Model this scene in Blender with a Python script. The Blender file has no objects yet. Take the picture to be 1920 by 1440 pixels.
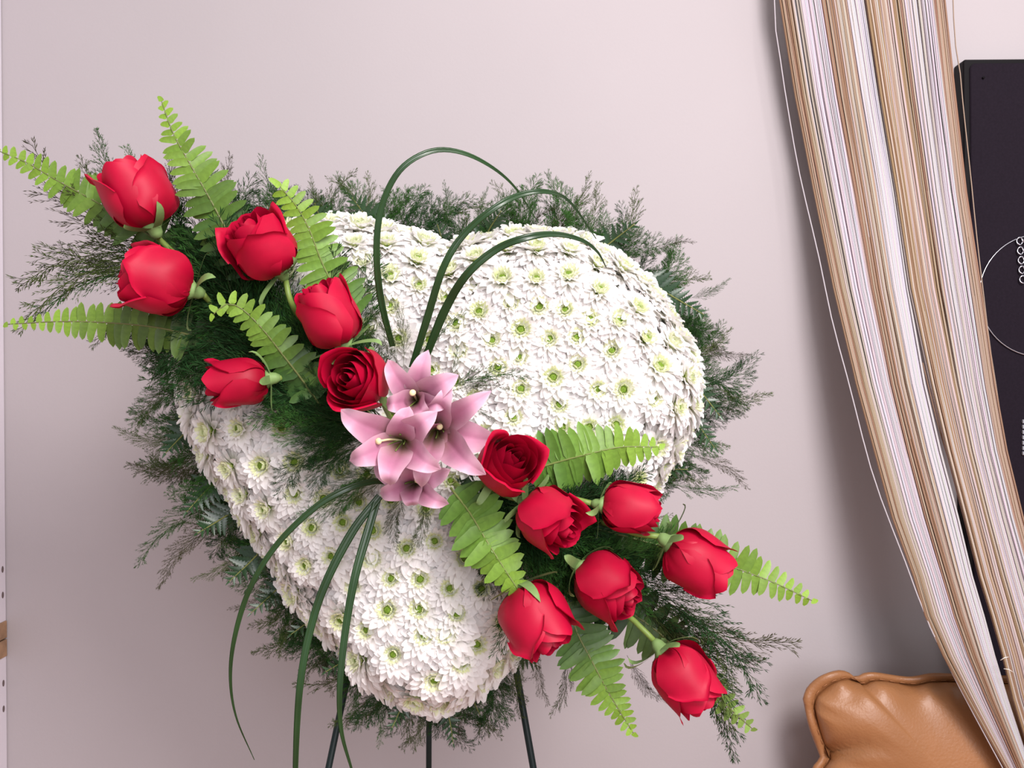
import bpy, math, random
import numpy as np
from mathutils import Vector, Matrix

S = bpy.context.scene
COL = S.collection
R = math.radians

# ------------------------------------------------------------------ camera
F = 1600.0
CAM = Vector((0, 0, 1.35))
ro = 0.0078
RIGHT = Vector((math.cos(ro), 0, -math.sin(ro)))
UP = Vector((math.sin(ro), 0, math.cos(ro)))
VIEW = Vector((0, 1, 0))
cd = bpy.data.cameras.new('camera'); cam = bpy.data.objects.new('camera', cd); COL.objects.link(cam)
cd.sensor_width = 36; cd.lens = 36 * F / 1920; cd.clip_start = 0.02
cam.matrix_world = Matrix(((RIGHT.x, UP.x, -VIEW.x, CAM.x), (RIGHT.y, UP.y, -VIEW.y, CAM.y), (RIGHT.z, UP.z, -VIEW.z, CAM.z), (0, 0, 0, 1)))
S.camera = cam
def P(px, py, d):
    """a point of the room seen at photo pixel px,py and lying d metres in front of the camera"""
    return CAM + VIEW * d + RIGHT * ((px - 960) / F * d) - UP * ((py - 720) / F * d)

# ------------------------------------------------------------------ light
S.view_settings.view_transform = 'Standard'; S.view_settings.look = 'None'
S.view_settings.gamma = 1; S.view_settings.use_curve_mapping = False
S.view_settings.exposure = 0.0
w = bpy.data.worlds.new('world'); S.world = w; w.use_nodes = True
w.node_tree.nodes['Background'].inputs[0].default_value = (1.0, 0.95, 0.965, 1)
w.node_tree.nodes['Background'].inputs[1].default_value = 0.66
def area(name, loc, target, size, power, color):
    l = bpy.data.lights.new(name, 'AREA'); l.shape = 'DISK'; l.size = size; l.energy = power; l.color = color
    o = bpy.data.objects.new(name, l); COL.objects.link(o); o.location = loc
    o.rotation_euler = (Vector(target) - Vector(loc)).to_track_quat('-Z', 'Y').to_euler()
area('ceiling_lamp', (0.72, -0.40, 2.55), (0.4, 1.5, 1.4), 0.7, 57, (1.0, 0.94, 0.93))
area('fill_light', (0.85, -1.7, 1.9), (0.3, 1.4, 1.4), 1.6, 52, (0.97, 0.95, 1.0))  # added soft fill from the front right, no window there

# ------------------------------------------------------------------ materials
def mat(name, col, rough=0.6, spec=0.3, bump=0, bscale=50, attr=None, objcol=False, noise=0, nscale=10, transl=0, coat=0, metal=0, sheen=0, wave=None, nvec=None):
    m = bpy.data.materials.new(name); m.use_nodes = True; nt = m.node_tree; N = nt.nodes; L = nt.links
    b = N['Principled BSDF']; b.inputs['Roughness'].default_value = rough
    b.inputs['Specular IOR Level'].default_value = spec; b.inputs['Metallic'].default_value = metal
    b.inputs['Coat Weight'].default_value = coat; b.inputs['Coat Roughness'].default_value = .3
    b.inputs['Sheen Weight'].default_value = sheen
    src = None
    if attr:
        a = N.new('ShaderNodeAttribute'); a.attribute_name = attr; src = a.outputs['Color']
    elif objcol:
        a = N.new('ShaderNodeObjectInfo'); src = a.outputs['Color']
    else:
        a = N.new('ShaderNodeRGB'); a.outputs[0].default_value = (*col, 1); src = a.outputs[0]
    tc = N.new('ShaderNodeTexCoord')
    if noise:
        n = N.new('ShaderNodeTexNoise'); n.inputs['Scale'].default_value = nscale; n.inputs['Detail'].default_value = 4
        L.new(tc.outputs['Object'], n.inputs['Vector'])
        mr = N.new('ShaderNodeMapRange'); mr.inputs['From Min'].default_value = .3; mr.inputs['From Max'].default_value = .7
        mr.inputs['To Min'].default_value = 1 - noise; mr.inputs['To Max'].default_value = 1 + noise
        L.new(n.outputs['Fac'], mr.inputs['Value'])
        mx = N.new('ShaderNodeVectorMath'); mx.operation = 'SCALE'
        L.new(src, mx.inputs[0]); L.new(mr.outputs[0], mx.inputs['Scale']); src = mx.outputs[0]
    L.new(src, b.inputs['Base Color'])
    if bump:
        n = N.new('ShaderNodeTexNoise'); n.inputs['Scale'].default_value = bscale; n.inputs['Detail'].default_value = 5
        L.new(tc.outputs['Object'], n.inputs['Vector'])
        bp = N.new('ShaderNodeBump'); bp.inputs['Strength'].default_value = bump; bp.inputs['Distance'].default_value = .002
        L.new(n.outputs['Fac'], bp.inputs['Height']); L.new(bp.outputs[0], b.inputs['Normal'])
    if wave:
        wv = N.new('ShaderNodeTexWave'); wv.bands_direction = 'Z'; wv.inputs['Scale'].default_value = wave; wv.inputs['Distortion'].default_value = 2
        L.new(tc.outputs['Object'], wv.inputs['Vector'])
        bp = N.new('ShaderNodeBump'); bp.inputs['Strength'].default_value = .35; bp.inputs['Distance'].default_value = .001
        L.new(wv.outputs['Fac'], bp.inputs['Height']); L.new(bp.outputs[0], b.inputs['Normal'])
    if transl:
        t = N.new('ShaderNodeBsdfTranslucent'); L.new(src, t.inputs['Color'])
        mxs = N.new('ShaderNodeMixShader'); mxs.inputs[0].default_value = transl
        L.new(b.outputs[0], mxs.inputs[1]); L.new(t.outputs[0], mxs.inputs[2]); L.new(mxs.outputs[0], N['Material Output'].inputs['Surface'])
    return m

M_wall = mat('wall_paint', (.425, .388, .400), .85, .15, bump=.12, bscale=160, noise=.015, nscale=3)
M_floor = mat('floor_boards', (.42, .21, .15), .5, noise=.2, nscale=6)
M_mum = mat('mum_white', None, .6, .15, attr='tint', transl=.45)
M_eye = mat('mum_eye', (.14, .23, .02), .7, noise=.3, nscale=600, bump=.5, bscale=900)
M_foam = mat('foam', (.30, .36, .22), .9, bump=.3, bscale=300)
M_rose = mat('rose_petal', None, .5, .25, attr='tint', transl=.16, noise=.06, nscale=60)
M_lily = mat('lily_petal', None, .5, .3, attr='tint', transl=.15, noise=.05, nscale=80)
M_leaf = mat('fern_leaf', None, .45, .4, objcol=True, transl=.15, noise=.12, nscale=6)
M_dark = mat('dark_leaf', None, .35, .5, objcol=True, noise=.2, nscale=8)
M_needle = mat('needle', None, .8, .08, objcol=True, noise=.25, nscale=12)
M_stem = mat('green_stem', (.17, .25, .05), .5, .4, noise=.15, nscale=40)
M_sepal = mat('sepal', (.17, .27, .09), .55, .3, noise=.15, nscale=60)
M_grass = mat('grass_blade', (.014, .045, .012), .3, .45, noise=.25, nscale=20)
M_easel = mat('easel_paint', (.006, .014, .014), .45, .25, noise=.1)
M_string = mat('curtain_string', None, .45, .4, attr='tint', wave=160, transl=.1)
M_leather = mat('leather', (.31, .135, .052), .42, .45, bump=.35, bscale=220, noise=.10, nscale=7, coat=.1)
M_board = mat('black_board', (.013, .009, .0145), .8, .08, bump=.2, bscale=900, noise=.1, nscale=200)
M_boardedge = mat('board_edge', (.004, .003, .004), .5, .15)
M_metal = mat('silver_wire', (.72, .72, .78), .25, metal=1)
M_cab = mat('cabinet_white', (.74, .70, .76), .5, .3, noise=.02)
M_wood = mat('raw_wood', (.36, .22, .13), .7, noise=.3, nscale=30, bump=.3, bscale=120)
M_hole = mat('hole_shade', (.16, .12, .12), .8)
M_pistil = mat('pistil', (.75, .68, .38), .5)
M_thread = mat('thread', (.8, .76, .7), .6)

# ------------------------------------------------------------------ helpers
def link(name, me, parent=None, m=None, smooth=True):
    if isinstance(me, MB): me = me.mesh(name, m, smooth)
    o = bpy.data.objects.new(name, me); COL.objects.link(o)
    if parent is not None: o.parent = parent
    return o
def tag(o, label, cat, group=None):
    o['label'] = label; o['category'] = cat
    if group: o['group'] = group
    return o
def thing(name, loc, label, cat, group=None):
    o = bpy.data.objects.new(name, None); COL.objects.link(o); o.location = loc; o.empty_display_size = .02
    return tag(o, label, cat, group)
def stuff(o): o['kind'] = 'stuff'; return o

class MB:
    def __init__(s): s.v = []; s.f = []; s.c = []; s.has = False
    def add(s, vs, fs, col=None):
        n = len(s.v); s.v += [tuple(p) for p in vs]; s.f += [tuple(i + n for i in f) for f in fs]
        if col is None: s.c += [(1, 1, 1)] * len(vs)
        elif isinstance(col, list): s.c += col; s.has = True
        else: s.c += [col] * len(vs); s.has = True
    def grid(s, rows, col=None, close=False):
        nr = len(rows); nc = len(rows[0]); vs = [p for r in rows for p in r]; fs = []
        for i in range(nr - 1):
            for j in range(nc if close else nc - 1):
                k = (j + 1) % nc
                fs.append((i * nc + j, i * nc + k, (i + 1) * nc + k, (i + 1) * nc + j))
        s.add(vs, fs, col)
    def tube(s, pts, rad, n=6, col=None, caps=True):
        rows = []; pts = [Vector(p) for p in pts]
        t0 = (pts[1] - pts[0]).normalized(); a = t0.orthogonal().normalized()
        for i, p in enumerate(pts):
            t = (pts[min(i + 1, len(pts) - 1)] - pts[max(i - 1, 0)]).normalized()
            a = (a - t * a.dot(t)).normalized(); b = t.cross(a)
            r = rad(i / (len(pts) - 1)) if callable(rad) else rad
            rows.append([p + (a * math.cos(2 * math.pi * k / n) + b * math.sin(2 * math.pi * k / n)) * r for k in range(n)])
        s.grid(rows, col, close=True)
        if caps:
            m = len(s.v) - len(rows) * n
            s.f.append(tuple(m + k for k in range(n))[::-1]); s.f.append(tuple(len(s.v) - n + k for k in range(n)))
    def box(s, a, b, col=None):
        x0, y0, z0 = a; x1, y1, z1 = b
        v = [(x0, y0, z0), (x1, y0, z0), (x1, y1, z0), (x0, y1, z0), (x0, y0, z1), (x1, y0, z1), (x1, y1, z1), (x0, y1, z1)]
        s.add(v, [(0, 3, 2, 1), (4, 5, 6, 7), (0, 1, 5, 4), (1, 2, 6, 5), (2, 3, 7, 6), (3, 0, 4, 7)], col)
    def mesh(s, name, m, smooth=True):
        me = bpy.data.meshes.new(name); me.from_pydata(s.v, [], s.f)
        if s.has:
            at = me.color_attributes.new('tint', 'FLOAT_COLOR', 'POINT')
            at.data.foreach_set('color', np.array([(*c, 1) for c in s.c], dtype=np.float32).ravel())
        if smooth: me.polygons.foreach_set('use_smooth', [True] * len(me.polygons))
        if m: me.materials.append(m)
        me.update(); return me

def spline(pts, n):
    """Catmull-Rom through pts, n samples evenly spaced by arc length"""
    p = [Vector(q) for q in pts]; p = [p[0] * 2 - p[1]] + p + [p[-1] * 2 - p[-2]]
    out = []
    for i in range(1, len(p) - 2):
        for k in range(16):
            t = k / 16
            out.append(.5 * ((2 * p[i]) + (p[i + 1] - p[i - 1]) * t + (2 * p[i - 1] - 5 * p[i] + 4 * p[i + 1] - p[i + 2]) * t * t + (3 * p[i] - p[i - 1] - 3 * p[i + 1] + p[i + 2]) * t ** 3))
    out.append(p[-2])
    d = [0]
    for a, b in zip(out, out[1:]): d.append(d[-1] + (b - a).length)
    res = []; j = 0
    for i in range(n):
        s_ = d[-1] * i / (n - 1)
        while j < len(d) - 2 and d[j + 1] < s_: j += 1
        t = (s_ - d[j]) / max(d[j + 1] - d[j], 1e-9); res.append(out[j].lerp(out[j + 1], min(t, 1)))
    return res
def lerp(a, b, t): return a + (b - a) * t
def mixc(a, b, t): t = min(1, max(0, t)); return tuple(x + (y - x) * t for x, y in zip(a, b))
def interp(x, xs, ys): return float(np.interp(x, xs, ys))
def rel(pts, o): return [Vector(p) - o for p in pts]
def catenate(*a): return None

def bevel_box(name, a, b, m, parent=None, bev=.004, org=None):
    mb = MB(); mb.box(a, b); o = link(name, mb, parent, m, smooth=False)
    md = o.modifiers.new('bevel', 'BEVEL'); md.width = bev; md.segments = 3
    return o

# ------------------------------------------------------------------ structure
WALL = 1.75
o = MB(); o.box((-3, WALL, 0), (3, WALL + .1, 3)); ow = link('wall_back', o, None, M_wall, False); ow['kind'] = 'structure'
o = MB(); o.box((-3, -2, -.1), (3, WALL, 0)); ow = link('floor', o, None, M_floor, False); ow['kind'] = 'structure'

# ------------------------------------------------------------------ left cabinet (side panels seen edge-on in the corner)
XC = P(9, 720, WALL).x
cab = thing('shelf_cabinet', (XC, WALL - .2, 0), 'white cabinet side with peg holes and raw wood edge at left frame edge', 'cabinet')
zt = P(8, 1163, WALL).z; zm = P(8, 1196, WALL).z; zb = P(8, 1229, WALL).z
def cbox(name, z0, z1, m, dx=0, label=None):
    mb = MB(); mb.box((-.35 , -.2, z0), (dx, .198, z1)); q = link(name, mb, cab, m, False)
    md = q.modifiers.new('b', 'BEVEL'); md.width = .001; md.segments = 2
    if label: q['label'] = label
    return q
cbox('side_panel', zt, 2.6, M_cab); cbox('side_panel', 0, zb, M_cab)
cbox('board', zm + .0015, zt, M_wood, .002, 'raw wood board edge'); cbox('board', zb, zm - .0015, M_wood, .002, 'raw wood board edge')
for py in (1067, 1115, 1280, 1328, 985, 930):
    if py < 1000: continue
    z = P(8, py, WALL - .01).z; mb = MB()
    ring = [(0.0006, .0035 * math.cos(a * math.pi / 6), .0068 * math.sin(a * math.pi / 6)) for a in range(12)]
    ring2 = [(-.004, y, zz) for _, y, zz in ring]
    mb.grid([ring, ring2], close=True); mb.f.append(tuple(range(12)))
    q = link('peg_hole_plug', mb, cab, M_hole, False); q.location = (0, .187, z)  # solid plug, its dark colour stands for the shade inside a hole

# ------------------------------------------------------------------ black display board with jewellery
a = P(1805, 112, 1.715); zbot = P(1805, 1490, 1.70).z
bd = thing('display_board', (a.x + .25, 1.735, zbot), 'black upright display board on the wall behind the string curtain', 'board')
mb = MB(); wd, hh = .52, a.z - zbot
def rrect(x0, z0, x1, z1, r, y):
    out = []
    for cx, cz, a0 in ((x1 - r, z1 - r, 0), (x0 + r, z1 - r, 90), (x0 + r, z0 + r, 180), (x1 - r, z0 + r, 270)):
        for k in range(6): t = R(a0 + 18 * k); out.append((cx + r * math.cos(t), y, cz + r * math.sin(t)))
    return out
def slab(x0, z0, x1, z1, r, y0, y1):
    mb = MB(); A = rrect(x0, z0, x1, z1, r, y0); B = rrect(x0 + .002, z0 + .002, x1 - .002, z1 - .002, r, y0 - .002); C = rrect(x0, z0, x1, z1, r, y1)
    mb.grid([C, A, B], close=True); n = len(A); mb.f.append(tuple(range(2 * n, 3 * n))); mb.f.append(tuple(range(n))[::-1]); return mb
link('frame', slab(-.25, 0, .27, hh, .006, -.02, .013), bd, M_boardedge, False)
link('face_panel', slab(-.238, .01, .26, hh - .009, .012, -.024, -.015), bd, M_board, False)
mb = MB(); mb.tube([(0, 0, 0), (0, -.006, 0)], .0022, 8); q = link('pin', mb, bd, M_boardedge); q.location = Vector(P(1842, 147, 1.710)) - bd.location
# wire hoop
hc = P(1948, 554, 1.705); hr = 112 / F * 1.705
mb = MB(); mb.tube([(hr * math.sin(t * math.pi / 32), 0, hr * 1.02 * math.cos(t * math.pi / 32)) for t in range(65)], .0011, 6, caps=False)
hp = thing('wire_hoop_necklace', hc, 'thin silver wire hoop necklace hanging on the black board', 'necklace')
link('wire', mb, hp, M_metal)
ch = thing('crystal_chain', P(1914, 445, 1.703), 'sparkling crystal and chain link clasp at right edge of the black board', 'jewellery')
for i in range(5):
    q = P(1912 + i * 1.4, 452 + i * 18, 1.703) - ch.location; mb = MB()
    mb.tube([(q.x + .0058 * math.cos(t * math.pi / 8), q.y + .001 * math.sin(t), q.z + .0075 * math.sin(t * math.pi / 8)) for t in range(17)], .0014, 6, caps=False)
    link('link', mb, ch, M_metal)
    mb = MB(); mb.tube([(q.x + .007, q.y - .002, q.z - .003), (q.x + .009, q.y - .004, q.z), (q.x + .009, q.y - .003, q.z + .004)], lambda t: .004 * (1.2 - abs(t - .5)), 5)
    link('crystal', mb, ch, M_metal, False)
sb = thing('silver_pendant', P(1922, 785, 1.703), 'silver glittering bar pendant low on the black board', 'jewellery')
for i in range(7):
    q = P(1920, 790 + i * 10, 1.709) - sb.location; mb = MB(); mb.box((q.x - .006, q.y - .004, q.z - .004), (q.x + .006, q.y, q.z + .004))
    qq = link('bead', mb, sb, M_metal, False); md = qq.modifiers.new('b', 'BEVEL'); md.width = .0015

# ------------------------------------------------------------------ leather armchair
random.seed(5)
DC = 1.60
bp_ = [(1505, 1310), (1512, 1290), (1530, 1272), (1552, 1261), (1575, 1256), (1592, 1261), (1604, 1269), (1618, 1262), (1640, 1260), (1680, 1266), (1710, 1268), (1745, 1262), (1790, 1263), (1860, 1266), (1960, 1268), (2080, 1285), (2110, 1330), (2118, 1500), (2100, 1680), (2060, 1735), (1800, 1750), (1560, 1735), (1520, 1690), (1512, 1560), (1520, 1450), (1536, 1422), (1533, 1408), (1516, 1362)]
NB = 200; bx = spline([Vector((x, y, 0)) for x, y in bp_] + [Vector((bp_[0][0], bp_[0][1], 0))], NB + 1)[:-1]
cx, cy = 1810, 1490
arm = thing('leather_armchair', P(1810, 1500, DC).to_2d().to_3d(), 'tan leather armchair backrest cushion at lower right behind the curtain', 'armchair')
def cush(rho, k, back=False):
    b = bx[k]; x = cx + (b.x - cx) * rho; y = cy + (b.y - cy) * rho
    t = max(0, 1 - (rho / .93) ** 2)
    th = .085 * t ** .42
    # puckers radiating from the seam
    ed = math.exp(-((.93 - rho) / .10) ** 2) if rho < .93 else 1
    th += .006 * ed * math.sin(k * .9 + 2 * math.sin(k * .21)) * (1 if rho < .93 else .3)
    # the fold from the left pinch and a soft one from the top dip
    for (x0, y0, x1, y1, wdt, dep) in ((1536, 1415, 1660, 1385, 9, .028), (1604, 1270, 1590, 1330, 12, .012), (1540, 1330, 1600, 1350, 7, .005), (1700, 1270, 1730, 1400, 25, .006), (1560, 1285, 1600, 1310, 6, .005)):
        dx, dy = x1 - x0, y1 - y0; l2 = dx * dx + dy * dy; u = min(1, max(0, ((x - x0) * dx + (y - y0) * dy) / l2))
        d = math.hypot(x - x0 - dx * u, y - y0 - dy * u); th -= dep * (1 - u) ** .6 * math.exp(-(d / (wdt * (1 + u))) ** 2)
    th += .004 * math.sin(x * .021 + y * .013) * t
    return P(x, y, DC + (th if back else -th)) - arm.location
rhos = [0, .15, .3, .42, .52, .6, .67, .73, .78, .82, .85, .875, .895, .91, .922, .93]
for nm, back in (('backrest_cushion', False),):
    mb = MB(); mb.grid([[cush(r_, k) for k in range(NB)] for r_ in rhos], close=True)
    mb.grid([[cush(r_, k, True) for k in range(NB)] for r_ in rhos[::-1]], close=True); link(nm, mb, arm, M_leather)
mb = MB()
def fl(rho, k, off):
    q = bx[k]; return P(cx + (q.x - cx) * rho, cy + (q.y - cy) * rho, DC + off + .003 * math.sin(k * .7)) - arm.location
mb.grid([[fl(.915, k, .002) for k in range(NB)], [fl(.928, k, -.006) for k in range(NB)], [fl(.945, k, -.010) for k in range(NB)], [fl(.975, k, -.012) for k in range(NB)], [fl(.995, k, -.007) for k in range(NB)], [fl(1.0, k, 0) for k in range(NB)], [fl(.99, k, .007) for k in range(NB)], [fl(.91, k, .008) for k in range(NB)]], close=True)
q = link('seam_flange', mb, arm, M_leather)
mb = MB()
for k in range(0, NB):
    if k % 2: continue
    a_ = fl(.94, k, -.0112); b_ = fl(.94, (k + 1) % NB, -.0112); mb.tube([a_, b_], .0006, 4)
stuff(link('stitching', mb, arm, mat('stitch', (.42, .18, .08), .6)))
zc = P(1810, 1745, DC).z
bb = link('seat_base', (lambda m: (m.box((-.36, -.09, .0), (.36, .13, zc + .02)), m)[1])(MB()), arm, M_leather, False)
md = bb.modifiers.new('b', 'BEVEL'); md.width = .03; md.segments = 4

# ------------------------------------------------------------------ string curtain
random.seed(11)
ys = [-717, 0, 180, 360, 540, 720, 845, 970, 1080, 1155, 1230, 1310, 1440, 1700, 2000]
Lx = [1420, 1462, 1491, 1526, 1563, 1606, 1640, 1674, 1714, 1736, 1770, 1813, 1886, 2030, 2190]
GLx = [1530, 1621, 1648, 1677, 1703, 1735, 1764, 1797, 1823, 1845, 1865, 1889, 1932, 2045, 2200]
GRx = [1532, 1622, 1649, 1679, 1706, 1745, 1775, 1808, 1836, 1859, 1880, 1899, 1938, 2050, 2205]
Rx = [1660, 1773, 1792, 1812, 1839, 1864, 1886, 1916, 1947, 1967, 1988, 2010, 2052, 2120, 2230]
cur = thing('string_curtain', P(1700, -717, 1.61), 'draped curtain of brown, cream and white strings swept to the right', 'curtain')
br, tn, cr, wh, gd = (.29, .165, .105), (.39, .285, .215), (.49, .42, .38), (.56, .52, .55), (.32, .215, .115)
bands = [('left', 0, .15, [br, tn, tn, br], 'tan strings at left edge'), ('left', .15, .25, [cr, wh, tn, cr], 'cream strings'), ('left', .25, .47, [wh], 'white strings'), ('left', .47, .77, [tn, br, cr, tn, cr], 'tan and brown strings'),
         ('left', .77, 1, [wh], 'white strings'), ('right', 0, .14, [br, cr, gd, br], 'brown and gold strings'), ('right', .14, .48, [tn, cr, cr, tn, gd, br], 'beige and tan strings'), ('right', .48, .85, [wh, wh, cr, wh], 'white and cream strings'), ('right', .85, 1, [br, br, tn], 'brown strings at right edge')]
pys = [-717, -350, -100, 0, 90, 180, 270, 360, 450, 540, 630, 720, 780, 845, 910, 970, 1025, 1080, 1155, 1230, 1270, 1310, 1375, 1440, 1570, 1700, 2000]
def cdep(y): return interp(y, [300, 1200], [1.665, 1.475])
def str_pts(side, t, dd, wob, ph):
    out = []
    for y in pys:
        a_, b_ = (interp(y, ys, Lx), interp(y, ys, GLx)) if side == 'left' else (interp(y, ys, GRx), interp(y, ys, Rx))
        x = lerp(a_, b_, t) + wob * math.sin(y * .004 + ph)
        fold = .006 * math.sin((t * 2.2 + (0 if side == 'left' else 1.3)) * math.pi)
        out.append(P(x, y, cdep(y) + dd + fold) - cur.location)
    return out
for side, t0, t1, cols, lab in bands:
    mb = MB(); n = int(round((t1 - t0) * 155 / 0.95))
    streak = [random.choice(cols) for _ in range(60)]
    for i in range(n):
        t = t0 + (t1 - t0) * (i + random.random()) / n
        lay = random.choice((0, 0, .003, .006))
        c = streak[int(t * 130) % 60] if random.random() < .75 else random.choice(cols)
        c = tuple(min(1, v * random.uniform(.92, 1.06)) for v in c)
        mb.tube(str_pts(side, t, lay + random.uniform(-.002, .002), random.uniform(.3, 2.2), random.uniform(0, 6)), random.uniform(.0013, .0021), 5, c, caps=False)
    q = stuff(link('string_bundle', mb, cur, M_string)); q['label'] = lab
# stray strings
for pts, c in (([(1770, -717), (1787, 0), (1797, 100), (1806, 200), (1820, 330), (1832, 450), (1845, 560), (1856, 650), (1870, 740), (1886, 850), (1902, 960), (1930, 1100), (1980, 1300), (2060, 1600), (2200, 2000)], tn), ([(1430, -717), (1452, 0), (1463, 110), (1480, 220), (1500, 330), (1535, 480), (1560, 600), (1592, 720), (1625, 850), (1650, 930), (1700, 1060), (1755, 1200), (1880, 1440), (2190, 2000)], wh),
               ([(1730, 680), (1760, 800), (1800, 930), (1830, 1040), (1860, 1140), (1884, 1220), (1900, 1290)], br), ([(1738, 690), (1768, 810), (1806, 940), (1840, 1050), (1868, 1150), (1890, 1225), (1905, 1290)], br)):
    mb = MB(); mb.tube([p - cur.location for p in spline([P(x, y, cdep(y) + .005) for x, y in pts], 50)], .0012, 5, c); link('string', mb, cur, M_string)
mb = MB(); mb.tube([P(1876, 1238, 1.442) - cur.location, P(1884, 1233, 1.438) - cur.location, P(1891, 1232, 1.442) - cur.location], .0007, 4)
mb.tube([P(1882, 1254, 1.442) - cur.location, P(1892, 1255, 1.438) - cur.location, P(1900, 1261, 1.442) - cur.location], .0007, 4); link('tie_thread', mb, cur, M_thread)
mb = MB(); e = P(1560, -717, 1.61) - cur.location; mb.tube([e + Vector((-.45, .006, .008)), e + Vector((.6, .006, .008))], .012, 12); link('curtain_rod', mb, cur, M_metal)

# ------------------------------------------------------------------ easel
es = thing('wire_easel', (P(815, 720, 1.24).x, 1.3, 0), 'dark green metal easel whose thin legs show below the heart', 'easel')
def floorpt(p, q):   # run the line p>q down to the floor
    t = p.z / (p.z - q.z); return p.lerp(q, t)
for (A, B, r_) in ((P(700, 1040, 1.235), P(616, 1440, 1.235), .0048), (P(905, 900, 1.235), P(1000, 1440, 1.235), .005), (P(806, 900, 1.25), P(804, 1440, 1.36), .0045)):
    mb = MB(); e = floorpt(A, B); mb.tube(rel([A, A.lerp(e, .5), e], es.location), r_, 8); link('leg', mb, es, M_easel)
mb = MB(); mb.tube(rel([P(690, 1080, 1.235), P(940, 1080, 1.235)], es.location), .004, 8); link('crossbar', mb, es, M_easel)
mb = MB(); mb.tube(rel([P(700, 1040, 1.235), P(806, 640, 1.235), P(905, 900, 1.235)], es.location), .0045, 8); link('top_frame', mb, es, M_easel)

# ------------------------------------------------------------------ heart of chrysanthemums
HO = [(838, 470), (870, 450), (930, 437), (1000, 432), (1060, 438), (1110, 456), (1170, 490), (1220, 535), (1255, 580), (1285, 635), (1303, 680), (1308, 720), (1298, 770), (1283, 820), (1260, 865), (1232, 908), (1190, 965), (1130, 1035), (1070, 1105), (1010, 1165), (968, 1212), (930, 1255), (885, 1293), (845, 1314), (800, 1322), (750, 1308), (710, 1286), (670, 1250), (640, 1205), (592, 1165), (557, 1128), (522, 1065), (483, 1010), (458, 975), (424, 915), (388, 865), (355, 800), (342, 740), (334, 690), (335, 650), (350, 590), (385, 530), (440, 470), (515, 430), (600, 414), (660, 414), (720, 425), (790, 442)]
HA = np.array(HO, float); HB = np.roll(HA, -1, axis=0)
def hdist(x, y):
    p = np.array([x, y]); d = HB - HA; t = np.clip(((p - HA) * d).sum(1) / (d * d).sum(1), 0, 1)
    q = HA + d * t[:, None]; ds = np.hypot(*(p - q).T); i = int(ds.argmin())
    ins = False
    for (x0, y0), (x1, y1) in zip(HA, HB):
        if (y0 > y) != (y1 > y) and x < (x1 - x0) * (y - y0) / (y1 - y0) + x0: ins = not ins
    return (ds[i] if ins else -ds[i]), q[i]
def hsurf(x, y):
    s_, q = hdist(x, y); wd = lerp(165, 95, min(1, max(0, (y - 450) / 800))); s_ = max(s_, 0)
    k = min(s_ / wd, 1); h = .075 * math.sqrt(1 - (1 - k) ** 2)
    dx, dy = q[0] - x, q[1] - y; l = math.hypot(dx, dy) or 1
    tilt = R(68) * (1 - k) ** 1.2
    if y < 560: tilt = max(tilt, 0)
    n = -VIEW * math.cos(tilt) + (RIGHT * (dx / l) - UP * (dy / l)) * math.sin(tilt)
    return 1.175 - h, n.normalized(), k
# foam
fo = thing('foam_heart', P(820, 1320, 1.19), 'pale green foam heart base hidden beneath the packed chrysanthemums', 'foam base')
fo_c = (820, 800); mb = MB(); rows = []
for rr, dd in ((.0, 1.125), (.5, 1.125), (.8, 1.128), (.9, 1.14), (.95, 1.165), (.95, 1.215), (0, 1.215)):
    rows.append([P(fo_c[0] + (x - fo_c[0]) * rr, fo_c[1] + (y - fo_c[1]) * rr, dd) - fo.location for x, y in HO])
mb.grid(rows, close=True); link('foam_body', mb, fo, M_foam)

def petal(mb, az, r0, z0, l, wd, e0, e1, c0, c1, n=5, cup=.25, twist=0):
    ca, sa = math.cos(az), math.sin(az); r, z = r0, z0; cols = []; rows = []
    for i in range(n):
        s_ = i / (n - 1); a_ = lerp(e0, e1, s_); ww = wd * interp(s_, [0, .25, .6, .85, 1], [.35, .65, 1, .92, .40])
        row = []
        for u in (-1, 0, 1):
            h = cup * ww * (abs(u) - .3); zz = z + h * math.cos(a_); rr = r - h * math.sin(a_) - (0 if u == 0 or s_ < 1 else wd * .15)
            tx = u * ww * .5 ; row.append((ca * rr - sa * tx, sa * rr + ca * tx, zz + twist * u * ww))
            cols.append(mixc(c0, c1, s_ * 1.5))
        rows.append(row); r += l / (n - 1) * math.cos(a_); z += l / (n - 1) * math.sin(a_)
    mb.grid(rows, cols)
W1, W2 = (.945, .925, .92), (.80, .86, .52)
mum_t = []
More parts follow.
